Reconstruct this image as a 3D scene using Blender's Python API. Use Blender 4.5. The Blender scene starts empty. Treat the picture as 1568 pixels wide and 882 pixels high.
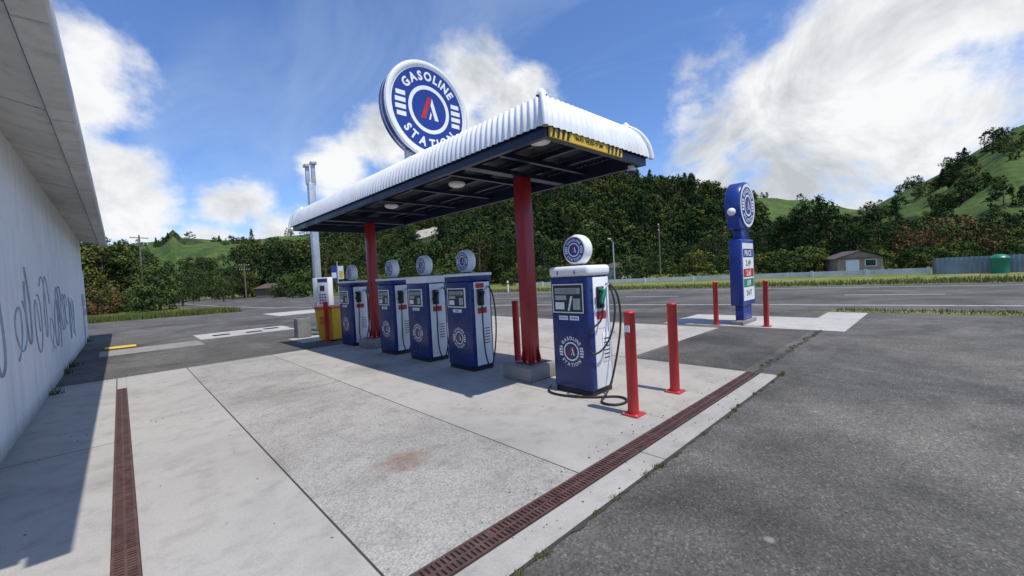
import bpy, bmesh, math, random
from mathutils import Vector, Matrix, noise, Euler
random.seed(7)
scene=bpy.context.scene
col=scene.collection
rad=math.radians
scene.view_settings.view_transform='Standard'
try: scene.view_settings.look='None'
except: pass
scene.view_settings.exposure=0
# ------------------------------------------------------------------ frame
YAW=rad(43.6); SY,CY=math.sin(YAW),math.cos(YAW)
def site(t,d,z=0.0):
    """position on the plot: d metres ahead of the forecourt corner, t*d to the right"""
    return Vector((d*(t*CY+SY), d*(-t*SY+CY), z))
def sdir(t,e):
    return Vector((t*CY+SY, -t*SY+CY, e)).normalized()

# ------------------------------------------------------------------ materials
MATS={}
def nodes(name):
    m=bpy.data.materials.new(name); m.use_nodes=True
    nt=m.node_tree; b=nt.nodes['Principled BSDF']
    return m,nt,b
def N(nt,typ,**kw):
    n=nt.nodes.new(typ)
    for k,v in kw.items():
        if k in n.inputs: n.inputs[k].default_value=v
        else: setattr(n,k,v)
    return n
def coord(nt,which='Object'):
    return nt.nodes.new('ShaderNodeTexCoord').outputs[which]
def noisetex(nt,scale,detail=4,rough=.55,vec=None,dist=0):
    n=N(nt,'ShaderNodeTexNoise'); n.inputs['Scale'].default_value=scale; n.inputs['Detail'].default_value=detail
    n.inputs['Roughness'].default_value=rough; n.inputs['Distortion'].default_value=dist
    nt.links.new(vec if vec else coord(nt),n.inputs['Vector']); return n.outputs['Fac']
def ramp(nt,fac,stops):
    r=nt.nodes.new('ShaderNodeValToRGB'); el=r.color_ramp.elements
    while len(el)<len(stops): el.new(.5)
    for e,(p,c) in zip(el,stops):
        e.position=p; e.color=(c[0],c[1],c[2],1) if hasattr(c,'__len__') else (c,c,c,1)
    nt.links.new(fac,r.inputs['Fac']); return r.outputs['Color']
def mix(nt,a,b,fac,mode='MIX'):
    m=nt.nodes.new('ShaderNodeMix'); m.data_type='RGBA'; m.blend_type=mode
    def s(i,v):
        if hasattr(v,'links') or hasattr(v,'is_linked'): nt.links.new(v,m.inputs[i])
        elif hasattr(v,'__len__'): m.inputs[i].default_value=(v[0],v[1],v[2],1)
        else: m.inputs[i].default_value=v
    s(0,fac); s(6,a); s(7,b); return m.outputs[2]
def bump(nt,b,h,strength=.3,dist=.01):
    n=nt.nodes.new('ShaderNodeBump'); n.inputs['Strength'].default_value=strength; n.inputs['Distance'].default_value=dist
    nt.links.new(h,n.inputs['Height']); nt.links.new(n.outputs['Normal'],b.inputs['Normal'])
def paint(name,c,rough=.4,var=.12,scale=6,metal=0,dirt=0.0,spec=.5):
    if name in MATS: return MATS[name]
    m,nt,b=nodes(name)
    f=noisetex(nt,scale,3,.6)
    lo=[x*(1-var) for x in c]; hi=[min(1,x*(1+var)) for x in c]
    colr=ramp(nt,f,[(.3,lo),(.7,hi)])
    if dirt>0:
        g=noisetex(nt,2.3,5,.7)
        g=ramp(nt,g,[(.5,0),(.75,dirt)])
        colr=mix(nt,colr,(.16,.13,.10),g)
    nt.links.new(colr,b.inputs['Base Color'])
    r=ramp(nt,f,[(.3,max(0,rough-.08)),(.7,min(1,rough+.1))])
    nt.links.new(r,b.inputs['Roughness']); b.inputs['Metallic'].default_value=metal
    b.inputs['Specular IOR Level'].default_value=spec
    MATS[name]=m; return m
def concrete(name,base,speck=.35,agg=False,stain=.5,tint=(1,.955,.87)):
    m,nt,b=nodes(name); o=coord(nt)
    big=noisetex(nt,.45,5,.6,o,.4); mid=noisetex(nt,3.5,6,.65,o); fine=noisetex(nt,(55 if agg else 90),2,.7,o)
    c=ramp(nt,big,[(.3,[base*.78*t for t in tint]),(.5,[base*t for t in tint]),(.72,[base*1.13*t for t in tint])])
    c=mix(nt,c,ramp(nt,mid,[(.3,.62),(.5,1.0),(.7,1.06)]),stain,'MULTIPLY')
    if agg:
        v=N(nt,'ShaderNodeTexVoronoi'); v.inputs['Scale'].default_value=62; nt.links.new(o,v.inputs['Vector'])
        sp=ramp(nt,v.outputs['Distance'],[(.0,1.12),(.35,1.0),(.62,.72)])
        sep=nt.nodes.new('ShaderNodeSeparateColor'); nt.links.new(v.outputs['Color'],sep.inputs[0])
        sp2=ramp(nt,sep.outputs[0],[(.0,.68),(.4,1.0),(1,1.18)])
        c=mix(nt,c,sp,.65,'MULTIPLY'); c=mix(nt,c,sp2,.65,'MULTIPLY')
        bump(nt,b,v.outputs['Distance'],.45,.005)
    else:
        c=mix(nt,c,ramp(nt,fine,[(.3,.6),(.5,1.0),(.75,1.18)]),speck,'MULTIPLY')
        bump(nt,b,fine,.35,.004)
    s=N(nt,'ShaderNodeTexVoronoi'); s.inputs['Scale'].default_value=1.7; nt.links.new(o,s.inputs['Vector'])
    c=mix(nt,c,(.10,.09,.075),ramp(nt,s.outputs['Distance'],[(.02,.6),(.04,0)]))
    nt.links.new(c,b.inputs['Base Color']); b.inputs['Roughness'].default_value=.88; b.inputs['Specular IOR Level'].default_value=.25
    MATS[name]=m; return m,nt,b,c
def asphalt(name,base,patch=.35):
    m,nt,b=nodes(name); o=coord(nt)
    big=noisetex(nt,.33,6,.62,o,.9); mid=noisetex(nt,1.7,6,.7,o)
    v=N(nt,'ShaderNodeTexVoronoi'); v.inputs['Scale'].default_value=75; nt.links.new(o,v.inputs['Vector'])
    c=ramp(nt,big,[(.3,[base*.62,base*.59,base*.55]),(.48,[base,base*.955,base*.87]),(.66,[base*1.5,base*1.40,base*1.20])])
    c=mix(nt,c,ramp(nt,mid,[(.3,.62),(.5,1.),(.72,1.3)]),min(1,patch*2),'MULTIPLY')
    sep=nt.nodes.new('ShaderNodeSeparateColor'); nt.links.new(v.outputs['Color'],sep.inputs[0])
    c=mix(nt,c,ramp(nt,sep.outputs[0],[(.0,.5),(.6,1.0),(.9,1.25),(1,2.0)]),.7,'MULTIPLY')
    s=N(nt,'ShaderNodeTexVoronoi'); s.inputs['Scale'].default_value=1.1; nt.links.new(o,s.inputs['Vector'])
    sf=ramp(nt,s.outputs['Distance'],[(.025,.55),(.05,0)])
    c=mix(nt,c,(.38,.37,.34),sf)
    nt.links.new(c,b.inputs['Base Color']); b.inputs['Roughness'].default_value=.88; b.inputs['Specular IOR Level'].default_value=.22
    bump(nt,b,v.outputs['Distance'],.5,.006)
    MATS[name]=m; return m
def ground_mat(name,stops,scale=.15,fine=6,b1=.5):
    m,nt,b=nodes(name); o=coord(nt)
    big=noisetex(nt,scale,5,.65,o,.5); f=noisetex(nt,fine,4,.7,o)
    c=ramp(nt,big,stops); c=mix(nt,c,ramp(nt,f,[(.25,.45),(.5,1.),(.75,1.45)]),.8,'MULTIPLY')
    nt.links.new(c,b.inputs['Base Color']); b.inputs['Roughness'].default_value=.95; b.inputs['Specular IOR Level'].default_value=.1
    bump(nt,b,f,b1,.2); MATS[name]=m; return m
def leafmat(name,lo,hi):
    m=bpy.data.materials.new(name); m.use_nodes=True; nt=m.node_tree
    b=nt.nodes['Principled BSDF']; nt.nodes.remove(b)
    b=nt.nodes.new('ShaderNodeBsdfDiffuse')
    g=nt.nodes.new('ShaderNodeNewGeometry'); oi=nt.nodes.new('ShaderNodeObjectInfo')
    c=ramp(nt,g.outputs['Random Per Island'],[(0,[x*.9 for x in lo]),(.5,[(x+y)/2 for x,y in zip(lo,hi)]),(1,hi)])
    c2=mix(nt,c,ramp(nt,oi.outputs['Random'],[(0,(.50,.64,.62)),(.35,(.85,.95,.95)),(.65,(1.1,1.05,1.0)),(.85,(1.5,1.25,.9)),(1,(1.6,1.2,1.1))]),.95,'MULTIPLY')
    nt.links.new(c2,b.inputs['Color'])
    nt.links.new(b.outputs[0],nt.nodes['Material Output'].inputs['Surface']); MATS[name]=m; return m

CONC,_nt,_b,_c=concrete('concrete_smooth',.385,.35)
def stain(nt,b,c,p,r,colr,amt):
    geo=nt.nodes.new('ShaderNodeNewGeometry'); vm=nt.nodes.new('ShaderNodeVectorMath'); vm.operation='DISTANCE'
    nn=N(nt,'ShaderNodeTexNoise'); nn.inputs['Scale'].default_value=3; nn.inputs['Detail'].default_value=5; nn.inputs['Roughness'].default_value=.7
    nt.links.new(geo.outputs['Position'],nn.inputs['Vector'])
    ad=nt.nodes.new('ShaderNodeVectorMath'); ad.operation='MULTIPLY_ADD'; ad.inputs[1].default_value=(1.,1.,0); 
    nt.links.new(nn.outputs['Color'],ad.inputs[0]); nt.links.new(geo.outputs['Position'],ad.inputs[2])
    nt.links.new(ad.outputs[0],vm.inputs[0]); vm.inputs[1].default_value=(p[0]+.5,p[1]+.5,0)
    f=ramp(nt,vm.outputs['Value'],[(0,amt),(r,0)])
    c=mix(nt,c,colr,f); nt.links.new(c,b.inputs['Base Color']); return c
_c=stain(_nt,_b,_c,(3.3,7.4),.7,(.10,.085,.07),.5)
CONCA,_nt,_b,_c=concrete('concrete_exposed_aggregate',.385,agg=True,stain=.6)
_c=stain(_nt,_b,_c,(1.75,3.3),.30,(.17,.07,.03),.65)
_c=stain(_nt,_b,_c,(1.6,7.0),.9,(.14,.12,.10),.3)
CONCB,_,_,_=concrete('concrete_island',.40,.3,tint=(1,.92,.80))
CONCP,_,_,_=concrete('concrete_pale',.44,.2)
PLINTH,_,_,_=concrete('concrete_plinth',.27,.5,stain=.9)
SOFF,_,_,_=concrete('concrete_soffit',.58,.15,stain=.6,tint=(1,.98,.92))
JOINT=paint('joint_dirt',(.05,.045,.035),.9)
ASPH=asphalt('asphalt_lot',.108,.4); ROADM=asphalt('asphalt_road',.10,.2)
ASPHD=asphalt('asphalt_patch_dark',.088)
WHITE=paint('white_paint',(.80,.80,.78),.35,.04,4,dirt=.08)
ROOFW=paint('white_roof_paint',(.82,.82,.80),.45,.05,3,dirt=.22)
ROADW=paint('road_marking_white',(.62,.62,.58),.7,.2,9,dirt=.5)
BLUE=paint('pump_blue',(.013,.030,.140),.28,.03,3)
SBLUE=paint('sign_blue',(.016,.045,.24),.3,.03,3)
NAVY=paint('canopy_navy',(.012,.018,.045),.4,.15,3)
NAVYC=paint('ceiling_navy',(.014,.018,.030),.6,.15,3)
RED=paint('red_paint',(.46,.022,.024),.38,.14,3,dirt=.10)
POSTR=paint('post_red',(.30,.016,.018),.35,.12,3)
SILVER=paint('galvanised_steel',(.48,.50,.52),.4,.1,5,metal=.6)
BLACK=paint('black_rubber',(.012,.012,.013),.5,.2,5)
DARKGL=paint('display_glass',(.03,.035,.04),.12,.1,5)
LCD=paint('lcd_grey',(.36,.40,.36),.3,.05,5)
YEL=paint('warning_yellow',(.70,.45,.02),.45,.08,5)
BINY=paint('bin_yellow',(.66,.36,.015),.45,.08,3,dirt=.1)
ORANGE=paint('orange_lid',(.60,.12,.02),.45,.08,3)
GREEN=paint('nozzle_green',(.01,.20,.12),.4,.1,4)
RUST=paint('rusty_grate',(.085,.040,.032),.7,.4,14,dirt=.3)
DARK=paint('dark_void',(.01,.01,.01),.9)
WOOD=paint('weathered_pole',(.16,.125,.09),.85,.25,6)
BARK=paint('bark',(.10,.075,.05),.9,.3,5)
TIN=paint('fence_tin',(.20,.25,.28),.5,.2,1.2,dirt=.15)
RAILM=paint('rail_grey_white',(.62,.62,.59),.6,.15,1.2,dirt=.3)
ROCK=ground_mat('pale_rock',[(.3,(.24,.22,.17)),(.5,(.42,.40,.34)),(.7,(.5,.47,.4))],.2,1)
WALLM,nt,b=nodes('painted_block_wall')
o=coord(nt); c=ramp(nt,noisetex(nt,.6,5,.6,o,.5),[(.3,(.78,.81,.82)),(.7,(.87,.88,.88))])
mp=N(nt,'ShaderNodeMapping'); mp.inputs['Scale'].default_value=(1,1.6,.25); nt.links.new(o,mp.inputs[0])
c=mix(nt,c,ramp(nt,noisetex(nt,2.0,6,.7,mp.outputs[0]),[(.35,.70),(.55,1.0)]),.45,'MULTIPLY')
sp=nt.nodes.new('ShaderNodeSeparateXYZ'); nt.links.new(o,sp.inputs[0])
c=mix(nt,c,ramp(nt,sp.outputs[2],[(0,(.45,.42,.36)),(.22,(1,1,1))]),.8,'MULTIPLY')
nt.links.new(c,b.inputs['Base Color']); b.inputs['Roughness'].default_value=.75; bump(nt,b,noisetex(nt,25,3,.6,o),.15,.01)
GRAF=paint('graffiti_faded',(.33,.37,.43),.7,.3,3)
GRASS=ground_mat('grass_ground',[(.3,(.085,.12,.025)),(.5,(.15,.18,.045)),(.7,(.24,.22,.085))],.35,9)
VERGE=ground_mat('dry_verge',[(.3,(.11,.16,.03)),(.5,(.20,.21,.07)),(.7,(.30,.27,.12))],.5,9)
PAST=ground_mat('hill_pasture',[(.32,(.036,.066,.022)),(.5,(.068,.108,.030)),(.68,(.105,.145,.045))],.05,.5,.8)  # greens shifted slightly bluish: distance haze put into the pasture colour
BUSH=ground_mat('hill_bush',[(.3,(.022,.034,.014)),(.5,(.038,.055,.020)),(.7,(.06,.078,.030))],.04,.35)
LEAFA=leafmat('leaf_mid',(.040,.062,.022),(.074,.102,.036))
LEAFB=leafmat('leaf_dark',(.024,.040,.017),(.048,.070,.027))
LEAFC=leafmat('leaf_light',(.068,.094,.028),(.115,.145,.045))
LEAFR=leafmat('leaf_bronze',(.075,.058,.03),(.13,.095,.048))
BLADE=leafmat('grass_blade',(.10,.14,.03),(.22,.21,.08))

# ------------------------------------------------------------------ mesh builder
class MB:
    def __init__(s): s.v=[];s.f=[];s.mi=[];s.sm=[];s.mats=[]
    def m(s,mat):
        if mat not in s.mats: s.mats.append(mat)
        return s.mats.index(mat)
    def add(s,vs,fs,mat,smooth=False):
        o=len(s.v); s.v+= [tuple(v) for v in vs]; k=s.m(mat)
        for f in fs: s.f.append(tuple(i+o for i in f)); s.mi.append(k); s.sm.append(smooth)
    def box(s,x0,x1,y0,y1,z0,z1,mat,bev=0,seg=2,M=None):
        if bev<=0:
            vs=[(x,y,z) for z in (z0,z1) for y in (y0,y1) for x in (x0,x1)]
            fs=[(0,2,3,1),(4,5,7,6),(0,1,5,4),(2,6,7,3),(0,4,6,2),(1,3,7,5)]
            if M: vs=[M@Vector(v) for v in vs]
            s.add(vs,fs,mat); return
        bm=bmesh.new(); bmesh.ops.create_cube(bm,size=1)
        for v in bm.verts: v.co=Vector(((x0+x1)/2+v.co.x*(x1-x0),(y0+y1)/2+v.co.y*(y1-y0),(z0+z1)/2+v.co.z*(z1-z0)))
        bmesh.ops.bevel(bm,geom=bm.edges[:],offset=bev,segments=seg,profile=.5,affect='EDGES')
        bm.verts.index_update(); vs=[v.co.copy() for v in bm.verts]
        if M: vs=[M@v for v in vs]
        s.add(vs,[[v.index for v in f.verts] for f in bm.faces],mat,True); bm.free()
    def cyl(s,p0,p1,r0,r1,mat,n=16,caps=True,smooth=True):
        p0=Vector(p0);p1=Vector(p1);d=(p1-p0).normalized()
        a=d.orthogonal().normalized(); b=d.cross(a)
        vs=[];
        for p,r in ((p0,r0),(p1,r1)):
            for i in range(n):
                t=2*math.pi*i/n; vs.append(p+a*math.cos(t)*r+b*math.sin(t)*r)
        s.add(vs,[(i,(i+1)%n,n+(i+1)%n,n+i) for i in range(n)],mat,smooth)
        if caps:
            s.add(vs[:n],[tuple(reversed(range(n)))],mat); s.add(vs[n:],[tuple(range(n))],mat)
    def lathe(s,c,axis,prof,mat,n=32):
        d=Vector(axis).normalized(); a=d.orthogonal().normalized(); b=d.cross(a); c=Vector(c)
        vs=[]
        for h,r in prof:
            for i in range(n):
                t=2*math.pi*i/n; vs.append(c+d*h+a*math.cos(t)*r+b*math.sin(t)*r)
        fs=[]
        for j in range(len(prof)-1):
            for i in range(n): fs.append((j*n+i,j*n+(i+1)%n,(j+1)*n+(i+1)%n,(j+1)*n+i))
        s.add(vs,fs,mat,True)
    def poly(s,pts,z,mat): s.add([(p[0],p[1],z) for p in pts],[tuple(range(len(pts)))],mat)
    def obj(s,name,parent=None,loc=None,rot=None):
        me=bpy.data.meshes.new(name); me.from_pydata(s.v,[],s.f)
        for m in s.mats: me.materials.append(m)
        me.polygons.foreach_set('material_index',s.mi); me.polygons.foreach_set('use_smooth',s.sm)
        me.update()
        ob=bpy.data.objects.new(name,me); col.objects.link(ob)
        if parent: ob.parent=parent
        if loc: ob.location=loc
        if rot: ob.rotation_euler=rot
        return ob
def empty(name,loc=(0,0,0),rz=0):
    e=bpy.data.objects.new(name,None); e.empty_display_size=.2; col.objects.link(e); e.location=loc; e.rotation_euler=(0,0,rz); return e
def tube(name,pts,r,mat,parent=None,cyclic=False):
    cu=bpy.data.curves.new(name,'CURVE'); cu.dimensions='3D'; cu.bevel_depth=r; cu.bevel_resolution=3; cu.resolution_u=8
    sp=cu.splines.new('NURBS'); sp.points.add(len(pts)-1)
    for p,q in zip(sp.points,pts): p.co=(q[0],q[1],q[2],1)
    sp.use_endpoint_u=True; sp.order_u=3 if len(pts)<5 else 4; sp.use_cyclic_u=cyclic
    cu.materials.append(mat); ob=bpy.data.objects.new(name,cu); col.objects.link(ob)
    if parent: ob.parent=parent
    return ob
# ---- text as mesh
CH={}
def char(c,off=.025):
    if (c,off) in CH: return CH[(c,off)]
    cu=bpy.data.curves.new('tmp','FONT'); cu.body=c; cu.size=1; cu.offset=off; cu.resolution_u=3
    ob=bpy.data.objects.new('tmp',cu); col.objects.link(ob)
    dg=bpy.context.evaluated_depsgraph_get(); me=ob.evaluated_get(dg).to_mesh()
    vs=[(v.co.x,v.co.y) for v in me.vertices]; fs=[tuple(p.vertices) for p in me.polygons]
    ob.evaluated_get(dg).to_mesh_clear(); bpy.data.objects.remove(ob)
    if vs:
        x0=min(v[0] for v in vs); x1=max(v[0] for v in vs); vs=[(v[0]-x0,v[1]) for v in vs]; w=x1-x0
    else: w=.3
    CH[(c,off)]=(vs,fs,w); return CH[(c,off)]
class Face2D:
    def __init__(s,mb,c,xd,yd,nrm): s.mb=mb;s.c=Vector(c);s.x=Vector(xd);s.y=Vector(yd);s.n=Vector(nrm)
    def P(s,x,y,h): return s.c+s.x*x+s.y*y+s.n*h
    def shape(s,pts,faces,h,mat): s.mb.add([s.P(x,y,h) for x,y in pts],faces,mat)
    def rect(s,x0,x1,y0,y1,h,mat): s.shape([(x0,y0),(x1,y0),(x1,y1),(x0,y1)],[(0,1,2,3)],h,mat)
    def quad(s,pts,h,mat): s.shape(pts,[tuple(range(len(pts)))],h,mat)
    def disc(s,r,h,mat,n=48,cx=0,cy=0): s.shape([(cx+r*math.cos(2*math.pi*i/n),cy+r*math.sin(2*math.pi*i/n)) for i in range(n)],[tuple(range(n))],h,mat)
    def ring(s,r0,r1,h,mat,n=48):
        pts=[(r*math.cos(2*math.pi*i/n),r*math.sin(2*math.pi*i/n)) for r in (r0,r1) for i in range(n)]
        s.shape(pts,[(i,n+i,n+(i+1)%n,(i+1)%n) for i in range(n)],h,mat)
    def text(s,txt,x,y,size,h,mat,gap=.09,off=.025,center=True,shear=0):
        w=sum((char(c,off)[2] if c!=' ' else .28)+gap for c in txt)*size
        if center: x-=w/2
        for c in txt:
            if c==' ': x+=(.28+gap)*size; continue
            vs,fs,cw=char(c,off)
            s.shape([(x+a*size+shear*b*size,y+b*size) for a,b in vs],fs,h,mat); x+=(cw+gap)*size
    def arc(s,txt,r,size,h,mat,top=True,gap=.12,off=.04,xs=1.0):
        tot=sum(char(c,off)[2]*xs+gap for c in txt)*size-gap*size
        ang=tot/r; a=ang/2
        for c in txt:
            vs,fs,cw=char(c,off); wa=cw*xs*size/r; mid=a-wa/2
            if top:
                th=math.pi/2+mid; ex=(math.sin(th),-math.cos(th)); ey=(math.cos(th),math.sin(th)); o=(r*ey[0],r*ey[1])
            else:
                th=-math.pi/2-mid; ey=(-math.cos(th),-math.sin(th)); ex=(-math.sin(th),math.cos(th)); rr=r+.7*size; o=(-rr*ey[0],-rr*ey[1])
            pts=[]
            for u,v in vs:
                uu=(u-cw/2)*xs*size; vv=v*size; pts.append((o[0]+ex[0]*uu+ey[0]*vv,o[1]+ex[1]*uu+ey[1]*vv))
            s.shape(pts,fs,h,mat); a-=wa+gap*size/r
    def logo(s,R,h,disc=True,ringm=None,k=.003):
        if disc:
            s.disc(R,h,WHITE,64); s.disc(R*.87,h+k,SBLUE,64)
        h2=h+2*k
        s.arc('GASOLINE',R*.615,R*.25,h2,WHITE,True,gap=.09,off=.04,xs=.92)
        s.arc('STATION',R*.615,R*.25,h2,WHITE,False,gap=.13,off=.04,xs=.92)
        s.ring(R*.42,R*.50,h2,WHITE)
        s.quad([(-R*.22,-R*.2),(-R*.10,-R*.2),(R*.06,R*.27),(-R*.03,R*.27)],h2,RED)
        s.quad([(R*.22,-R*.2),(R*.13,-R*.2),(R*.035,R*.1),(R*.075,R*.26)],h2,WHITE)
        s.quad([(-R*.02,-R*.2),(R*.02,-R*.2),(R*.05,-R*.10),(R*.03,-R*.03)],h2,WHITE)
        for i in range(4):
            y=(-.21+.14*i)*R; xi=.56*R
            for sg in (-1,1):
                xo=math.sqrt(max(0,(.80*R)**2-y*y))
                s.quad([(sg*xi,y-.045*R),(sg*xo,y-.045*R),(sg*xo,y+.045*R),(sg*xi,y+.045*R)],h2,WHITE)

# ------------------------------------------------------------------ ground, road
mb=MB(); S=2500
mb.add([(-S,-S,-.016),(S,-S,-.016),(S,S,-.016),(-S,S,-.016)],[(0,1,2,3)],GRASS); mb.obj('grass_ground')
near=[(16.3,-90),(16.3,-2),(15.6,4),(14.2,12),(11,24),(6.6,35.5),(5.3,50),(5,70),(3,100),(-10,160),(-40,230)]
far=[(31,-90),(31,-2),(30.3,8),(29.3,18),(28,32),(25.5,50),(23,70),(19,100),(6,160),(-24,230)]
mb=MB(); mb.poly(near+far[::-1],-.008,ROADM); mb.obj('road')
lot=[(-1.0,-60),(15.4,-60),(15.4,2.5),(15.65,4),(14.25,12),(11.05,24),(6.65,35.6),(-1,37),(-14,38),(-14,23),(-14,-60)]
mb=MB(); mb.poly(lot,-.004,ASPH)
mb.obj('asphalt_forecourt')
mb=MB()
def strip(mb,line,w,z,mat,dash=None):
    acc=0
    for (a,b) in zip(line[:-1],line[1:]):
        A=Vector((*a,0));B=Vector((*b,0));L=(B-A).length;d=(B-A)/L;n=Vector((-d.y,d.x,0))*w/2
        if dash is None:
            mb.add([(A-n+Vector((0,0,z))),(B-n+Vector((0,0,z))),(B+n+Vector((0,0,z))),(A+n+Vector((0,0,z)))],[(0,1,2,3)],mat)
        else:
            t=-acc
            while t<L:
                t0=max(0,t);t1=min(L,t+dash[0])
                if t1>t0:
                    p=A+d*t0;q=A+d*t1;zz=Vector((0,0,z)); mb.add([p-n+zz,q-n+zz,q+n+zz,p+n+zz],[(0,1,2,3)],mat)
                t+=dash[0]+dash[1]
            acc=(acc+L)%(dash[0]+dash[1])
def lerp2(k,n=10): 
    out=[]
    for a,b in zip(near[:n],far[:n]): out.append((a[0]+(b[0]-a[0])*k,a[1]+(b[1]-a[1])*k))
    return out
strip(mb,lerp2(.13),.14,-.003,ROADW); strip(mb,lerp2(.46),.13,-.003,ROADW,(3,7)); strip(mb,lerp2(.84),.14,-.003,ROADW)
mb.obj('road_markings')
mb=MB(); vf=[(31,-90),(31,-2),(30.3,8),(29.3,18),(28,32),(25.5,50)]; vb=[(44,-90),(44,-2),(44,8),(43,18),(40,32),(35,50)]
mb.poly(vf+vb[::-1],-.012,VERGE); mb.poly([(15.42,-60),(16.28,-60),(16.28,-2),(15.9,2.4),(15.42,2.4)],-.002,VERGE); mb.obj('verge')
# concrete slabs
mb=MB()
def slab(u0,u1,v0,v1,mat,z=.002): mb.poly([(u0,v0),(u1,v0),(u1,v1),(u0,v1)],z,mat)
slab(-.96,6.62,1.62,11.25,JOINT,-.0005)
slab(-.955,-.135,2.03,6.3,CONC); slab(-.955,-.135,6.315,11.2,CONC); slab(-.12,.0,9.86,11.2,CONC)
slab(.002,.94,2.03,11.2,CONC)
slab(.955,2.55,2.03,6.9,CONCA); slab(.955,2.55,6.908,11.2,CONCA)
slab(2.562,4.1,2.03,11.2,CONC)
slab(4.105,6.6,2.03,11.2,CONCB)
slab(-.955,3.2,1.625,1.845,CONC,.003); slab(3.21,6.61,1.625,1.845,CONC,.003)
slab(6.63,10.9,3.95,12.5,CONCB,.001)
slab(11.3,13.7,1.5,5.6,CONCP,.001); slab(13.72,15.3,1.5,2.4,CONCP,.001)
slab(1.9,4.9,17.2,19.4,CONCP,.001); slab(-.5,1.8,15.6,17.2,PLINTH,.001); slab(6.5,10,26,30,CONCP,.001); slab(3.7,4.6,12.6,14.1,CONCP,.001)
mb.obj('concrete_forecourt')
mb=MB()
mb.poly([(6.7,2.1),(11.2,2.1),(11.2,3.85),(6.7,3.85)],0,ASPHD); mb.poly([(11.0,5.7),(14.5,5.7),(12.9,12.6),(11.0,12.6)],0,ASPHD)
for (x,y,r) in ((8.9,6.2,.45),(9.9,7.4,.5)): mb.lathe((x,y,.001),(0,0,1),[(0,r),(.012,r*.97),(.012,0.001)],PLINTH,24)
for (x,y) in ((2.6,18.2),(3.6,18.0),(4.3,18.6)): mb.box(x-.25,x+.25,y-.2,y+.2,.001,.012,DARK)
mb.obj('manhole_covers')
# loose grit and dry leaves
mb=MB(); rg_=random.Random(21)
for i in range(520):
    if rg_.random()<.5: u,v=rg_.uniform(-.9,6.5),rg_.choice((1.7,2.06,2.1,6.95))+rg_.gauss(0,.10)
    else: u,v=rg_.uniform(-.9,9),rg_.uniform(.2,9)
    s=rg_.uniform(.004,.013); a=rg_.uniform(0,6.28); z0=.004
    pts=[(u+s*math.cos(a+k*2.1)*rg_.uniform(.6,1.2),v+s*math.sin(a+k*2.1)*rg_.uniform(.6,1.2),z0) for k in range(3)]
    mb.add(pts+[(u,v,z0+s*.7)],[(0,1,3),(1,2,3),(2,0,3)],rg_.choice((PLINTH,JOINT,WOOD,BARK)))
mb.obj('gravel_debris')
def drain(name,p0,p1,w,axis):
    mb=MB(); L=p1-p0
    def bx(a0,a1,c0,c1,z0,z1,m):
        if axis=='v': mb.box(c0,c1,a0,a1,z0,z1,m)
        else: mb.box(a0,a1,c0,c1,z0,z1,m)
    c=w[0]; e=w[1]
    bx(p0,p1,c+.001,e-.001,.0005,.0035,DARK)
    bx(p0,p1,c,c+.014,.0036,.012,RUST); bx(p0,p1,e-.014,e,.0036,.012,RUST); bx(p0,p1,(c+e)/2-.008,(c+e)/2+.008,.0036,.011,RUST)
    x=p0
    while x<p1-.02:
        bx(x,x+.020,c+.0145,(c+e)/2-.0085,.0036,.010,RUST); bx(x+.009,x+.029,(c+e)/2+.0085,e-.0145,.0036,.010,RUST); x+=.034
        if int((x-p0)/.5)!=int((x-.034-p0)/.5): bx(x-.004,x+.018,c+.0145,e-.0145,.0045,.0112,RUST)
    mb.obj(name)
drain('drainage_channel',2.02,9.84,(-.130,-.004),'v')
drain('drainage_channel',-.95,6.6,(1.855,2.015),'u')

# ------------------------------------------------------------------ white building (left)
B=empty('white_building')
mb=MB()
V0,V1=2.18,22.9
mb.box(-10.9,-.95,V0,V1,0,2.58,WALLM); mb.box(-10.88,-.98,V0+.01,V1-.01,2.581,3.84,WALLM)
mb.obj('walls',B)
mb=MB()
v=V0-.05
while v<V1+.3:
    e=min(v+2.35,V1+.35); mb.box(-.44,-.24,v,e-.02,3.60,3.93,SOFF,.014); v+=2.35
n=9
for i in range(n):
    a=V0+(V1-V0+.3)*i/n; b_=V0+(V1-V0+.3)*(i+1)/n-.03
    vs=[(-.465,a,3.70),(-.465,b_,3.70),(-.99,b_,3.82),(-.99,a,3.82),(-.465,a,3.90),(-.465,b_,3.90),(-.99,b_,3.90),(-.99,a,3.90)]
    mb.add(vs,[(0,1,2,3),(7,6,5,4),(0,4,5,1),(1,5,6,2),(3,2,6,7),(0,3,7,4)],SOFF)
mb.obj('eave_soffit',B)
mb=MB()
mb.box(-11.2,-.30,V0-.05,V1+.35,3.935,4.02,SOFF); mb.add([(-11.2,V0,4.03),(-.3,V0,4.03),(-.3,V1+.3,4.03),(-11.2,V1+.3,4.03),(-5.7,V0,5.0),(-5.7,V1+.3,5.0)],[(1,2,5,4),(0,4,5,3),(0,1,4),(3,5,2)],TIN)
mb.obj('roof',B)
mb=MB()
mb.box(-.95,-.89,20.6,20.85,1.35,1.75,SILVER,.01); mb.box(-.945,-.90,21.2,21.4,1.0,1.25,SILVER,.01); mb.cyl((-.93,20.7,.02),(-.93,20.7,1.35),.015,.015,SILVER,8)
mb.obj('meter_box',B)
random.seed(3)
def stroke(pts,r=.016): tube('graffiti_stroke',[(-.948,y,z) for y,z in pts],r,GRAF,B)
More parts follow.
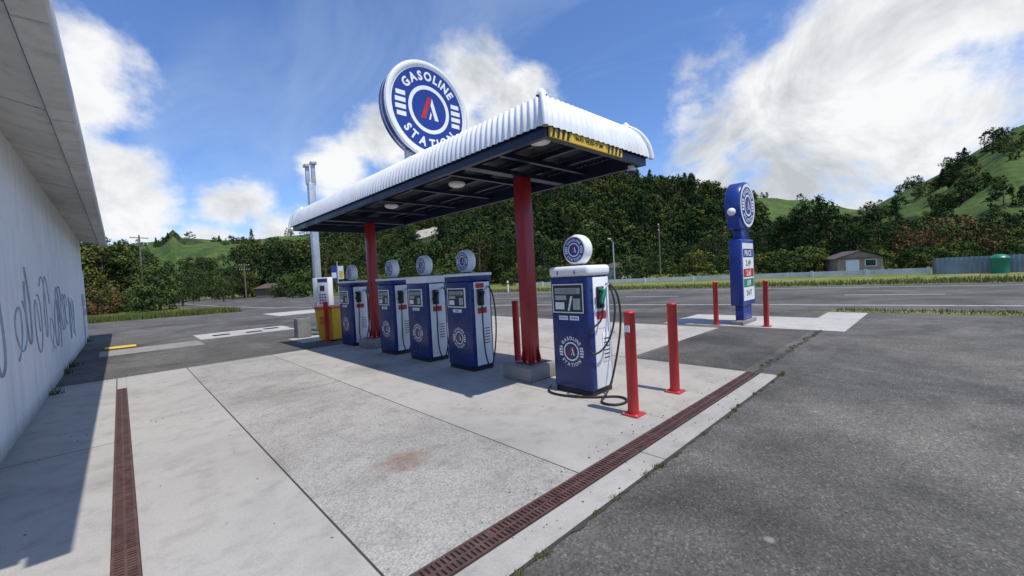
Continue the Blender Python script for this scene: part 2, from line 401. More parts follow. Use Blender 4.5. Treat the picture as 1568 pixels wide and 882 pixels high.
for k in range(12):
    y=6.9+k*.85+random.uniform(-.25,.25); z=1.25+random.uniform(-.3,.3); pts=[]
    a=random.uniform(0,6); h=random.uniform(.3,.75); w=random.uniform(.25,.5)
    for j in range(random.choice((6,8,10))):
        a+=random.uniform(.7,1.4)*(1 if k%2 else -1); pts.append((y+w*math.cos(a)+j*.07,z+h*math.sin(a)))
    stroke(pts,random.choice((.008,.012,.017)))

# ------------------------------------------------------------------ canopy
C=empty('petrol_station_canopy')
U0,U1,W0,W1=3.40,5.70,2.92,12.0; ZB=3.20; HH=.46; R_=.30
mb=MB()
def edge(p0,p1,nx,ny):
    P0=Vector(p0);P1=Vector(p1);d=(P1-P0);L=d.length;d/=L
    n=int(L/.105)*6; K=12; vs=[];fs=[]
    for j in range(K+1):
        s_=math.pi/2*j/K; xi=R_*(1-math.cos(s_)); z=ZB+HH*math.sin(s_)
        nz=Vector((nx*math.cos(s_),ny*math.cos(s_),math.sin(s_)))
        for i in range(n+1):
            f=i/n; pos=xi+(L-2*xi)*f
            rp=.012*math.cos(2*math.pi*i/6)
            if i==0 or i==n: rp=0
            p=P0+d*pos; q=Vector((p.x-nx*xi,p.y-ny*xi,z))+nz*rp
            vs.append(q)
    for j in range(K):
        for i in range(n): a=j*(n+1)+i; fs.append((a,a+1,a+n+2,a+n+1))
    mb.add(vs,fs,ROOFW,True)
edge((U0,W1),(U0,W0),-1,0); edge((U0,W0),(U1,W0),0,-1); edge((U1,W0),(U1,W1),1,0); edge((U1,W1),(U0,W1),0,1)
zt=ZB+HH-.004; cu=(U0+U1)/2
mb.add([(U0+R_,W0+R_,zt),(U1-R_,W0+R_,zt),(U1-R_,W1-R_,zt),(U0+R_,W1-R_,zt),(cu,W0+R_+.5,zt+.04),(cu,W1-R_-.5,zt+.04)],[(0,1,4),(1,2,5,4),(2,3,5),(3,0,4,5)],ROOFW)
mb.obj('corrugated_roof',C)
mb=MB()
for (cx,cy,sx,sy) in ((U0,W0,1,1),(U1,W0,-1,1),(U0,W1,1,-1),(U1,W1,-1,-1)):
    pts=[]
    for j in range(9):
        s_=math.pi/2*j/8; xi=R_*(1-math.cos(s_)); pts.append((cx+sx*(xi-.012*math.cos(s_)),cy+sy*(xi-.012*math.cos(s_)),ZB-.02+(HH+.03)*math.sin(s_)))
    tube('hip_capping',pts,.035,ROOFW,C)
    mb.lathe((cx+sx*R_*.8,cy+sy*R_*.8,ZB+HH-.02),(0,0,1),[(0,.07),(.05,.05),(.085,.015),(.09,.001)],ROOFW,12)
mb.obj('hip_ends',C)
mb=MB(); i0=.05
mb.box(U0+i0,U0+i0+.07,W0+i0,W1-i0,3.09,3.30,NAVY); mb.box(U1-i0-.07,U1-i0,W0+i0,W1-i0,3.09,3.30,NAVY)
mb.box(U0+i0+.071,U1-i0-.071,W0+i0,W0+i0+.07,3.09,3.30,NAVY); mb.box(U0+i0+.071,U1-i0-.071,W1-i0-.07,W1-i0,3.09,3.30,NAVY)
for u in (3.95,4.52,5.1): mb.box(u-.025,u+.025,W0+.13,W1-.13,3.235,3.31,NAVY)
for v in [4.0+1.16*k for k in range(7)]: mb.box(U0+.13,U1-.13,v-.03,v+.03,3.17,3.232,NAVY)
mb.box(U0+.14,U1-.14,4.42,4.58,3.10,3.165,NAVY); mb.box(U0+.14,U1-.14,9.82,9.98,3.10,3.165,NAVY)
mb.obj('frame_beams',C)
mb=MB(); n=int((W1-W0-.2)/.04); vs=[];fs=[]
for i in range(n+1):
    v=W0+.1+(W1-W0-.2)*i/n; z=3.335+(.012 if i%2 else -.012)
    vs+=[(U0+.06,v,z),(U1-.06,v,z)]
for i in range(n): fs.append((2*i,2*i+1,2*i+3,2*i+2))
mb.add(vs,fs,NAVYC); mb.obj('ceiling',C)
mb=MB()
for (u,v) in ((3.78,3.35),(4.3,5.75),(4.3,8.1)):
    mb.lathe((u,v,3.235),(0,0,-1),[(0,.14),(.03,.145),(.055,.12),(.075,.05),(.078,.001)],WHITE,24)
mb.obj('ceiling_lights',C)
mb=MB(); F=Face2D(mb,((3.50+4.96)/2,W0+.018,3.155),(1,0,0),(0,0,1),(0,-1,0)); w=.72
mb.box(3.50,4.96,W0+.02,W0+.044,3.095,3.215,YEL)
for sg in (-1,1):
    for k in range(4):
        x=sg*(w-.05-k*.085); F.quad([(x-.035,-.058),(x+.005,-.058),(x+.035,.058),(x-.005,.058)],.001,BLACK)
F.text('MAX HEIGHT 3M',0,-.026,.072,.001,BLACK,gap=.07,off=.005)
mb.obj('max_height_sign',C)
mb=MB(); mb.cyl((5.50,W0+.2,3.10),(5.50,W0+.2,3.02),.05,.05,WHITE,16); mb.lathe((5.50,W0+.2,3.02),(0,0,-1),[(0,.06),(.03,.058),(.06,.035),(.07,.001)],DARKGL,16); mb.obj('security_camera',C)
def post(v,name):
    mb=MB(); u=4.62
    mb.box(u-.10,u+.10,v-.10,v+.10,.225,3.10,POSTR,.012)
    mb.box(u-.17,u+.17,v-.17,v+.17,.221,.245,POSTR,.004)
    for sx,sy in ((1,0),(-1,0),(0,1),(0,-1)):
        for off in (-.06,.06):
            b0=Vector((u+sx*.101,v+sy*.101,.246))+Vector((abs(sy),abs(sx),0))*off
            o=Vector((sx,sy,0)); t=Vector((abs(sy),abs(sx),0))*.008
            a=[b0,b0+o*.065,b0+Vector((0,0,.25))]
            mb.add([p-t for p in a]+[p+t for p in a],[(0,1,2),(5,4,3),(0,3,4,1),(1,4,5,2),(0,2,5,3)],POSTR)
            mb.cyl(b0+o*.05,b0+o*.05+Vector((0,0,.03)),.013,.013,SILVER,8)
    mb.obj(name,C)
    mb=MB(); mb.box(u-.34,u+.30,v-.30,v+.30,.0025,.22,PLINTH,.018); mb.obj('concrete_plinth',C)
post(4.5,'post'); post(9.9,'post')

# round roof sign
G=empty('round_gas_station_sign',(4.62,7.1,4.93))
mb=MB(); Rs=.93
mb.lathe((0,.14,0),(0,-1,0),[(0,.001),(0,Rs*.97),(.02,Rs*.985),(.26,Rs*.985),(.28,Rs),(.31,Rs),(.315,Rs*.97),(.30,Rs*.96),(.30,.001)],SBLUE,72)
mb.lathe((0,.14,0),(0,-1,0),[(.262,Rs*.99),(.27,Rs*1.012),(.30,Rs*1.012),(.318,Rs*.985),(.318,Rs*.90),(.302,Rs*.895)],WHITE,72)
mb.lathe((0,.14,0),(0,-1,0),[(.10,Rs*.987),(.105,Rs*.995),(.13,Rs*.995),(.135,Rs*.987)],SILVER,72)
F=Face2D(mb,(0,-.16,0),(1,0,0),(0,0,1),(0,-1,0)); F.logo(Rs*.995,.003,disc=True)
mb.obj('sign_disc',G)
mb=MB()
for x in (-.45,.45): mb.box(x-.04,x+.04,-.04,.04,-1.26,-.82,SILVER)
mb.obj('mounting_brackets',G)

# ------------------------------------------------------------------ fuel pumps
def pump(v0,v1,label,seed,big=False):
    W=v1-v0; D=.48; H=1.68; uF=4.25
    E=empty('fuel_pump',(uF+D/2,(v0+v1)/2,0),rad(-90))
    x0,x1=-W/2,W/2; y0,y1=-D/2,D/2
    mb=MB()
    mb.box(x0+.02,x1-.02,y0+.02,y1-.02,.0025,.06,BLACK)
    mb.box(x0,x1,y0,y1,.06,H-.14,BLUE,.035,3)
    mb.box(x1-.002,x1+.012,y0+.09,y1-.05,.09,H-.16,WHITE,.006)
    mb.box(x0-.012,x0+.002,y0+.09,y1-.05,.09,H-.16,WHITE,.006)
    if big: mb.box(x0-.012,x1+.018,y0-.014,y1+.014,H-.139,H,WHITE,.05,4)
    else:
        mb.box(x0-.004,x1+.014,y0-.004,y1+.004,H-.139,H-.03,WHITE if seed==2 else BLUE,.02,3); mb.box(x0-.016,x1+.024,y0-.02,y1+.02,H-.05,H,WHITE,.02,3)
    mb.obj('cabinet',E)
    mb=MB(); F=Face2D(mb,(0,y0-.003,0),(1,0,0),(0,0,1),(0,-1,0))
    wd=W*.42 if big else W*.36; cx=-W*.02; zc=1.26
    hd=.20 if big else .17
    mb.box(cx-wd,cx+wd,y0-.016,y0+.002,zc-hd,zc+hd,WHITE if not big else BLACK,.006)
    F.c.y=y0-.0165
    if big: F.rect(cx-wd*.96,cx+wd*.96,zc-hd*.95,zc+hd*.95,.0005,WHITE)
    F.rect(cx-wd*.90,cx+wd*.90,zc-hd*.88,zc+hd*.88,.001,DARKGL)
    F.rect(cx-wd*.78,cx+wd*.78,zc+hd*.30,zc+hd*.68,.003,LCD); F.rect(cx-wd*.78,cx-wd*.06,zc-hd*.1,zc+hd*.2,.003,LCD)
    if big: F.quad([(cx+wd*.0,zc-hd*.8),(cx+wd*.12,zc-hd*.8),(cx+wd*.32,zc+hd*.15),(cx+wd*.2,zc+hd*.15)],.0035,WHITE)
    F.rect(cx-wd*.78,cx-wd*.2,zc-hd*.72,zc-hd*.25,.003,WHITE); F.rect(cx+wd*.34,cx+wd*.78,zc-hd*.72,zc-hd*.0,.003,LCD)
    for k in range(3): F.rect(cx-wd*.7,cx+wd*.6,zc+hd*(.36+.1*k),zc+hd*(.39+.1*k),.0042,DARKGL)
    for q in ((-.09,),(.09,)) if big else ((0,),):
        xx=cx+q[0]; ww=.075 if big else W*.18
        F.rect(xx-ww,xx+ww,zc-hd-.085,zc-hd-.03,-.012,WHITE)
    F.c.y=y0-.0045
    if big:
        F.text('REGULAR',cx-.09,zc-hd-.066,.028,.001,SBLUE,gap=.05); F.text('PREMIUM',cx+.09,zc-hd-.066,.026,.001,SBLUE,gap=.05)
        F.c.y=y0-.0145; F.text('$',-.16,H-.10,.06,.001,SBLUE); F.text('$',.12,H-.10,.06,.001,SBLUE)
    else: F.text(label,cx,zc-hd-.07,.036,.001,SBLUE,gap=.06)
    F=Face2D(mb,(0,y0-.002,.56),(1,0,0),(0,0,1),(0,-1,0)); F.logo(.25 if big else .23,0,disc=False,k=.001)
    mb.obj('front_panel',E)
    mb=MB(); xs=x1+.013
    mb.box(xs,xs+.05,y0+.14,y0+.26,1.12,1.40,BLACK,.012)
    Mz=Matrix.Translation((xs+.075,y0+.20,1.30))@Matrix.Rotation(rad(-22),4,'X')
    g=GREEN if big else BLACK
    mb.box(-.022,.022,-.03,.03,-.13,.07,g,.014,2,Mz); mb.box(-.018,.018,-.12,-.03,.02,.065,g,.01,2,Mz); mb.cyl(Mz@Vector((0,-.02,.06)),Mz@Vector((0,.07,.16)),.013,.011,SILVER,10)
    mb.box(-.01,.01,-.075,-.06,-.11,.03,BLACK,.004,1,Mz); mb.box(-.01,.01,-.075,-.03,-.125,-.105,BLACK,.004,1,Mz)
    mb.box(xs,xs+.004,y0+.14,y0+.34,.98,1.08,RED); mb.box(xs,xs+.003,y0+.16,y0+.33,.86,.96,WHITE)
    mb.box(xs,xs+.008,y0+.24,y0+.40,.42,.80,WHITE,.004)
    for k in range(6): mb.box(xs+.008,xs+.010,y0+.26,y0+.38,.46+k*.05,.475+k*.05,DARKGL)
    mb.cyl((xs-.005,y1-.10,H-.25),(xs+.04,y1-.10,H-.25),.02,.02,SILVER,10)
    if not big: mb.box(xs,xs+.004,y0+.12,y0+.30,1.42,1.50,RED if seed==3 else WHITE)
    mb.obj('side_fittings',E)
    mb=MB(); zg=H+.215; rg=.205
    mb.lathe((0,0,H),(0,0,1),[(0,.085),(.012,.085),(.02,.06),(.045,.055)],BLACK,20)
    mb.lathe((0,.085,zg),(0,-1,0),[(0,.001),(.0,rg*.80),(.012,rg*.90),(.035,rg*.985),(.06,rg),(.11,rg),(.135,rg*.985),(.158,rg*.90),(.170,rg*.84),(.170,.001)],WHITE,40)
    F=Face2D(mb,(0,-.0855,zg),(1,0,0),(0,0,1),(0,-1,0)); F.disc(rg*.86,.002,WHITE); F.disc(rg*.80,.003,SBLUE); F.c.y=-.0895
    F.logo(rg*.90,.0005,disc=False,k=.0002)
    F2=Face2D(mb,(0,.0855,zg),(-1,0,0),(0,0,1),(0,1,0)); F2.disc(rg*.80,.002,SBLUE); F2.c.y=.0885; F2.logo(rg*.90,0.0005,disc=False,k=.0002)
    mb.obj('globe',E)
    if big:
        tube('hose',[(xs+.04,y1-.10,H-.25),(xs+.16,y1-.10,H-.30),(xs+.20,y1-.05,1.0),(xs+.17,.05,.5),(xs+.13,-.05,.12),(xs+.12,-.22,.02),(xs+.20,-.42,.02),(xs+.42,-.38,.02),(xs+.45,-.12,.02),(xs+.22,.0,.02),(xs+.02,-.30,.022),(-.1,-.48,.02),(-.35,-.40,.02),(-.42,-.20,.03)],.0135,BLACK,E)
        tube('hose',[(xs+.075,y0+.17,1.18),(xs+.10,y0+.15,.95),(xs+.03,y0-.03,.93),(xs-.05,y0-.06,.70),(xs+.02,y0-.03,.52),(xs+.12,y0+.12,.62),(xs+.17,y0+.26,.85),(xs+.16,.12,1.22),(xs+.04,y1-.10,H-.27)],.0125,BLACK,E)
    else:
        tube('hose',[(xs+.04,y1-.10,H-.25),(xs+.14,y1-.10,H-.32),(xs+.17,y1-.06,.9),(xs+.18,.1,.35),(xs+.22,-.02,.10),(xs+.28,-.1,.06),(xs+.26,-.18,.22),(xs+.14,-.12,.6),(xs+.09,y0+.17,.95),(xs+.075,y0+.18,1.18)],.0125,BLACK,E)
    return E
pump(3.08,3.71,'',1,True)
pump(5.50,6.22,'DIESEL',3); pump(6.88,7.60,'REGULAR',2); pump(8.25,8.93,'PREMIUM',4); pump(10.45,11.2,'DIESEL',5)

# ------------------------------------------------------------------ bollards
def bollard(u,v,H=1.14):
    mb=MB(); r=.06
    mb.lathe((u,v,.003),(0,0,1),[(0,r),(H-.03,r),(H-.028,r*1.05),(H-.012,r*1.05),(H,r*.85),(H+.004,.001)],RED,24)
    mb.box(u-.10,u+.10,v-.10,v+.10,.0035,.018,RED,.004)
    for a in (-1,1):
        for b in (-1,1): mb.cyl((u+a*.078,v+b*.078,.018),(u+a*.078,v+b*.078,.032),.012,.012,SILVER,6)
    if abs(u-4.01)<.01:
        mb.box(u-.064,u-.055,v-.03,v+.03,.92,.99,WHITE)
    mb.obj('red_bollard')
for u,v in ((4.01,2.38),(5.07,2.40),(5.15,5.35),(11.46,4.21),(11.53,3.05),(4.15,11.95)): bollard(u,v)

# ------------------------------------------------------------------ totem price sign
T=empty('price_totem_sign',(12.05,3.72,0))
mb=MB(); th=.19
mb.box(-.32,.34,-.10,.10,.10,.50,SBLUE,.01); mb.box(-.55,.62,-.13,.13,.003,.10,PLINTH,.01)
mb.box(-.50,.50,-th*.8,th*.8,.50,2.22,SBLUE,.03,2); mb.box(-.30,.30,-.11,.11,2.2,2.6,SBLUE,.02)
mb.lathe((0,th,3.10),(0,-1,0),[(0,.001),(0,.58),(.03,.62),(2*th-.03,.62),(2*th,.58),(2*th,.001)],SBLUE,48)
mb.box(-.54,.0,-th*.85,th*.85,2.48,3.1,SBLUE,.04,3)
mb.obj('body',T)
for sg in (-1,1):
    mb=MB(); F=Face2D(mb,(0,sg*(th+.003),3.10),(-sg,0,0),(0,0,1),(0,sg,0)); F.logo(.56,0,True)
    F=Face2D(mb,(0,sg*(th*.8+.004),0),(-sg,0,0),(0,0,1),(0,sg,0))
    F.rect(-.43,.43,.62,2.12,0,WHITE)
    rows=[(1.86,SBLUE,'PRICE'),(1.60,WHITE,'2.49'),(1.34,RED,'2.65'),(1.08,GREEN,'1.89'),(.82,WHITE,'24/7')]
    for z,m,t in rows:
        F.rect(-.40,.40,z-.11,z+.11,.003,m); F.text(t,0,z-.07,.2,.006,WHITE if m is not WHITE else BLACK,gap=.08)
    mb.obj('price_panel',T)
mb=MB(); mb.box(-.60,-.53,-.03,.03,2.86,2.98,WHITE,.01); mb.lathe((-.64,0,2.92),(-1,0,0),[(-.04,.09),(.0,.10),(.06,.09),(.1,.05),(.11,.001)],WHITE,20); mb.obj('flood_lamp',T)

# ------------------------------------------------------------------ left furniture
E=empty('floodlight_pole',(5.1,15.3,0)); mb=MB()
mb.box(-.11,.11,-.11,.11,.003,5.2,SILVER,.01)
mb.box(-.16,-.03,-.05,.05,5.15,5.8,SILVER,.008); mb.box(.03,.16,-.05,.05,5.15,5.9,SILVER,.008)
mb.box(-.2,-.05,-.12,.12,5.75,5.85,SILVER,.008); mb.box(.02,.2,-.12,.12,5.87,5.97,SILVER,.008); mb.obj('pole',E)
E=empty('payment_terminal',(4.75,13.6,0),rad(-75))
mb=MB(); mb.box(-.05,.05,-.05,.05,.003,1.0,SILVER,.005); mb.box(-.28,.28,-.09,.09,.95,1.85,WHITE,.02)
F=Face2D(mb,(0,-.092,0),(1,0,0),(0,0,1),(0,-1,0)); F.rect(-.25,.25,1.70,1.82,.001,SBLUE); F.rect(-.15,.1,1.42,1.60,.001,DARKGL)
for i in range(3):
    for j in range(4): F.rect(-.2+i*.13,-.11+i*.13,1.02+j*.09,1.07+j*.09,.001,SBLUE if (i+j)%3 else RED)
mb.obj('terminal_box',E)
mb=MB(); mb.box(-.62,-.36,-.02,.02,1.05,1.85,WHITE,.01); mb.box(-.36,-.27,-.015,.015,1.3,1.36,SILVER); mb.box(-.36,-.27,-.015,.015,1.6,1.66,SILVER); mb.obj('notice_board',E)
E=empty('rubbish_bin',(4.45,12.35,0),rad(-60))
mb=MB(); vs=[(-.24,-.27,.05),(.24,-.27,.05),(.24,.27,.05),(-.24,.27,.05),(-.29,-.34,.93),(.29,-.34,.93),(.29,.34,.93),(-.29,.34,.93)]
mb.add(vs,[(3,2,1,0),(0,1,5,4),(1,2,6,5),(2,3,7,6),(3,0,4,7),(4,5,6,7)],BINY)
mb.box(-.31,.31,-.38,.36,.931,1.0,ORANGE,.025,3); mb.box(-.3,.3,.33,.40,.88,.93,BINY,.01)
for sx in (-.27,.27): mb.cyl((sx-.03,.25,.09),(sx+.03,.25,.09),.09,.09,BLACK,16)
F=Face2D(mb,(0,-.325,.6),(1,0,0),(0,0,1),(0,-1,0)); F.rect(-.15,.15,-.1,.12,.004,ORANGE); mb.obj('wheelie_bin',E)
mb=MB(); mb.box(3.95,4.35,13.9,14.3,.0025,.62,PLINTH,.03,3); mb.box(4.0,4.3,13.95,14.25,.621,.63,JOINT); mb.obj('concrete_planter')
mb=MB(); mb.box(-.42,.3,17.4,17.8,.0,.06,YEL,.025,2); mb.obj('hose_cover')  # flat yellow hose cover lying on the ground
E=empty('banner_sign',tuple(site(-.42,30)),rad(-60))
mb=MB(); mb.cyl((0,0,0),(0,0,3.3),.04,.03,SILVER,8); mb.box(-.55,.0,-.01,.01,1.9,3.0,SBLUE); mb.box(.05,.5,-.01,.01,2.0,2.95,WHITE); mb.box(.15,.45,-.014,-.0105,2.1,2.6,YEL); mb.box(-.5,-.1,-.014,-.0105,2.1,2.5,WHITE); mb.obj('banner',E)

# ------------------------------------------------------------------ far side: rail, fence, sheds, poles
mb=MB(); pts=[(44.1,.8),(44,8),(43.2,18),(41.5,28),(39,40)]
for a,b in zip(pts[:-1],pts[1:]):
    A=Vector((*a,0));B_=Vector((*b,0));L=(B_-A).length;k=int(L/3.5)
    ang=math.atan2(B_.y-A.y,B_.x-A.x)
    M=Matrix.Translation(A)@Matrix.Rotation(ang,4,'Z')
    mb.box(0,L,-.05,.05,.10,.50,RAILM,0,1,M)
    for i in range(k): mb.box(i*L/k-.10,i*L/k+.10,.051,.2,-.02,.58,RAILM,0,1,M)
mb.obj('low_barrier_wall')
mb=MB(); v=.6; i=0; vs=[];fs=[]
while v>-40:
    vs+=[(43.9+(.03 if i%2 else 0),v,-.02),(43.9+(.03 if i%2 else 0),v,1.2+(.12 if int(-v/6)%2 else 0))]; v-=.12; i+=1
for j in range(i-1): fs.append((2*j,2*j+2,2*j+3,2*j+1))
mb.add(vs,fs,TIN); 
for k in range(14): mb.box(43.78,43.86,.5-k*3,.6-k*3,-.02,1.35,WOOD)
mb.obj('corrugated_fence')
mb=MB(); mb.lathe((43.0,-2.6,0),(0,0,1),[(0,.42),(.95,.46),(1.0,.50),(1.05,.48),(1.25,.25),(1.28,.001)],GREEN,24); mb.obj('green_water_tank')
WALLP=paint('shed_wall_pink',(.36,.25,.20),.8,.15,2); ROOFB=paint('shed_roof_brown',(.10,.07,.055),.7,.2,2); WALLC=paint('house_wall_cream',(.5,.47,.40),.8,.1,2)
def house(name,t,d,w,dp,h,rh,wm,rm,rz):
    E=empty(name,tuple(site(t,d)),rz); mb=MB(); mb.box(-w/2,w/2,-dp/2,dp/2,-.05,h,wm)
    ov=.35
    mb.add([(-w/2-ov,-dp/2-ov,h-.05),(w/2+ov,-dp/2-ov,h-.05),(w/2+ov,dp/2+ov,h-.05),(-w/2-ov,dp/2+ov,h-.05),(0,-dp/2-ov,h+rh),(0,dp/2+ov,h+rh)],[(0,4,5,3),(1,2,5,4),(3,2,1,0)],rm)
    mb.add([(-w/2,-dp/2-.002,h),(w/2,-dp/2-.002,h),(0,-dp/2-.002,h+rh*.9)],[(0,1,2)],wm)
    mb.obj('shell',E); mb=MB()
    mb.box(-w*.32,-w*.02,-dp/2-.03,-dp/2-.004,.0,h*.85,WHITE); mb.box(w*.12,w*.34,-dp/2-.03,-dp/2-.004,h*.4,h*.8,DARKGL); mb.box(w*.10,w*.36,-dp/2-.02,-dp/2-.003,h*.36,h*.84,WHITE)
    mb.obj('door_and_window',E)
house('garden_shed',.826,46,3.9,4.5,1.55,.75,WALLP,ROOFB,rad(-65))
house('farmhouse',.27,72,6,5,2.0,.9,WALLC,ROOFB,rad(-20)); house('farmhouse',-.56,74,6,5,1.7,.8,WOOD,ROOFB,rad(40))
def pole(t,d,H,arms=True,name='power_pole'):
    p=site(t,d); E=empty(name,tuple(p),rad(20)); mb=MB(); mb.cyl((0,0,-.05),(0,0,H),.10,.07,WOOD if arms else SILVER,12)
    if arms:
        for z in (H-.3,H-1.0):
            mb.box(-.8,.8,-.04,.04,z-.04,z+.04,WOOD)
            for x in (-.7,-.35,.35,.7): mb.cyl((x,0,z+.04),(x,0,z+.16),.03,.02,WHITE,8)
    else: mb.cyl((0,0,H-.1),(-1.6,0,H+.25),.05,.04,SILVER,8); mb.box(-2.2,-1.5,-.12,.12,H+.2,H+.32,WHITE,.03)
    mb.obj('pole',E); return p
pole(-.893,44,8.0); pole(-.645,62,5.6); pole(.362,56,7.6); pole(.25,50,5.0,False,'street_lamp')
mb=MB(); p=site(-.01,40); mb.box(p.x-.06,p.x+.06,p.y-.06,p.y+.06,-.02,1.1,WHITE,.01); mb.box(p.x-.065,p.x+.065,p.y-.065,p.y+.065,.75,.9,RED); mb.obj('road_marker_post')

# ------------------------------------------------------------------ hills
prof=[(-3,.06),(-1.6,.10),(-1.3,.11),(-.97,.12),(-.84,.125),(-.81,.148),(-.79,.128),(-.69,.122),(-.6,.120),(-.5,.125),(-.45,.13),(-.3,.137),(-.2,.15),(-.04,.182),(.03,.19),(.10,.205),(.17,.218),(.225,.235),(.28,.216),(.34,.195),(.42,.183),(.5,.169),(.63,.150),(.73,.142),(.82,.118),(.865,.110),(.92,.132),(.98,.154),(1.055,.19),(1.135,.236),(1.2,.268),(1.24,.287),(1.4,.33),(1.8,.33),(3,.25)]
def ep(t):
    for (a,ea),(b,eb) in zip(prof[:-1],prof[1:]):
        if a<=t<=b: return ea+(eb-ea)*(t-a)/(b-a)
    return .05
dist=[(-3,500),(-.9,520),(-.6,480),(-.4,330),(0,270),(.3,250),(.6,290),(.8,330),(.9,230),(1.2,180),(3,160)]
def dp_(t):
    for (a,ea),(b,eb) in zip(dist[:-1],dist[1:]):
        if a<=t<=b: return ea+(eb-ea)*(t-a)/(b-a)
def relief(t,x,p):
    return noise.fractal(Vector((p.x*.012,p.y*.012,0)),1.0,2.0,4)
def bush(t,x):
    if t<-.45: return noise.noise(Vector((t*14,x*3,5)))>.14 and x<.85
    if t<.58: return True
    if t<.8: return not(x>.5) 
    if t<.9: return x<.6
    return noise.noise(Vector((t*9,x*4,2)))>.26 or x>.98 or x<.12
def rocky(t,x): return -.25+.05*abs(x-.54)<t+.02*math.sin(x*60)<-.165-.15*abs(x-.52) and .47<x<.62
def hz(t,x):
    D=dp_(t); d0=D*.36; d=d0+(D-d0)*x; p=site(t,d)
    s=x*x*(3-2*x)*.5+x*.5 if x<=1 else 1-.5*(x-1)
    drop=5.0 if bush(t,x) else 0
    zr=(ep(t)*D+1.6-drop)*s
    amp=.20*ep(t)*D*(max(0,min(1,x))*(1-min(1,x))*4)
    return p,zr+amp*relief(t,x,p)-.6*(1-min(1,x*6))
mb=MB(); ts=[]; t=-2.6
while t<2.6:
    ts.append(t); t+=(.010 if -1.3<t<1.45 else .08)
X=[i/44 for i in range(0,45)]+[1.1,1.3,1.7]
vs=[]
for i,t in enumerate(ts):
    for j,x in enumerate(X):
        p,z=hz(t,x); vs.append((p.x,p.y,z))
fa=[];fb=[];fr=[]
J=len(X)
for i in range(len(ts)-1):
    for j in range(J-1):
        a=i*J+j; f=(a,a+J,a+J+1,a+1)
        (fr if rocky(ts[i],X[j]) else fb if bush(ts[i],X[j]) else fa).append(f)
mb.add(vs,fa,PAST,True)
for m_,ff in ((BUSH,fb),(ROCK,fr)):
    k=mb.m(m_)
    for f in ff: mb.f.append(f); mb.mi.append(k); mb.sm.append(True)
mb.obj('hills')

# ------------------------------------------------------------------ trees
def tree_mesh(name,seed,H,Rc,base,mats,kind='round',nc=70,leaves=34,ls=.38):
    r=random.Random(seed); mb=MB()
    top=Vector((r.uniform(-.3,.3),r.uniform(-.3,.3),H*.8))
    if kind!='shrub': mb.cyl((0,0,-.3),(top.x*.5,top.y*.5,H*.45),H*.028,H*.018,BARK,8,False); mb.cyl((top.x*.5,top.y*.5,H*.45),top,H*.018,H*.006,BARK,7,False)
    lob=[(r.uniform(0,6.28),r.uniform(.6,1.15)) for _ in range(5)]
    for c in range(nc):
        h=r.random(); a=r.uniform(0,6.283)
        if kind=='column': rr=Rc*(.55+.45*math.sin(math.pi*min(1,h*1.05)))*(1-.75*max(0,h-.6)/.4)
        elif kind=='cone': rr=Rc*(1-h*.93)
        else: rr=Rc*math.sqrt(max(.05,1-(2*h-.85)**2*.8))
        k=1
        for la,lk in lob: k+=.16*(lk-.8)*math.cos(a-la)*2
        q=rr*k*math.sqrt(r.uniform(.25,1)); z=base+(H-base)*h
        cc=Vector((q*math.cos(a),q*math.sin(a),z))
        if kind!='shrub' and c%4==0:
            s0=Vector((top.x*h*.6,top.y*h*.6,max(H*.2,z-Rc*.5))); mb.cyl(s0,cc,H*.008,H*.002,BARK,4,False)
        cr=r.uniform(.11,.2)*max(Rc,1.2)+.15
        m=mats[0] if r.random()<.6 else mats[1]
        if r.random()<.15 and len(mats)>2: m=mats[2]
        for l in range(leaves):
            d=Vector((r.gauss(0,1),r.gauss(0,1),r.gauss(0,.8))).normalized()
            p=cc+d*cr*r.uniform(.55,1.15); s=ls*r.uniform(.6,1.3)
            n=(d*1.2+Vector((r.uniform(-.5,.5),r.uniform(-.5,.5),r.uniform(-.1,.7)))).normalized()
            x=n.orthogonal().normalized(); x=Matrix.Rotation(r.uniform(0,6.28),3,n)@x; y=n.cross(x)
            mb.add([p-x*s*.5,p-y*s*.28,p+x*s*.5,p+y*s*.28],[(0,1,2,3)],m)
    return mb.obj(name)
def instancer(name,src,places):
    vs=[];fs=[]
    for (x,y,z,s,a) in places:
        h=s/2; o=len(vs)
        for k in range(4):
            an=a+math.pi/4+k*math.pi/2; vs.append((x+h*1.41421*math.cos(an),y+h*1.41421*math.sin(an),z))
        fs.append((o,o+1,o+2,o+3))
    me=bpy.data.meshes.new(name); me.from_pydata(vs,[],fs); ob=bpy.data.objects.new(name,me); col.objects.link(ob)
    ob.instance_type='FACES'; ob.use_instance_faces_scale=True; ob.show_instancer_for_render=False; ob.show_instancer_for_viewport=False
    src.parent=ob; return ob
rr=random.Random(11)
def P(t,d,s=1,z=0): p=site(t,d); return (p.x,p.y,z-.1,s,rr.uniform(0,6.28))
kinds=[('a',1,8.5,3.4,1.2,(LEAFA,LEAFB,LEAFC),'round',80,26,.40),('b',2,9.5,3.0,1.5,(LEAFB,LEAFA,LEAFB),'round',80,26,.40),('c',3,7,3.2,.7,(LEAFC,LEAFA,LEAFB),'round',70,26,.38),
 ('col',4,14,1.5,.8,(LEAFB,LEAFB),'column',100,26,.42),('cone',5,11,2.8,.8,(LEAFB,LEAFB,LEAFA),'cone',80,26,.42),('shrub',6,2.6,2.0,.1,(LEAFA,LEAFC,LEAFB),'shrub',40,28,.26),('br',7,6,3.2,.5,(LEAFR,LEAFA,LEAFR),'round',65,28,.38),
 ('fa',8,7,4.0,.3,(LEAFA,LEAFB,LEAFA),'round',48,16,.70),('fb',9,8,3.6,.3,(LEAFB,LEAFA,LEAFB),'round',48,16,.70),('fc',10,6,3.8,.3,(LEAFC,LEAFA,LEAFA),'round',42,16,.66)]
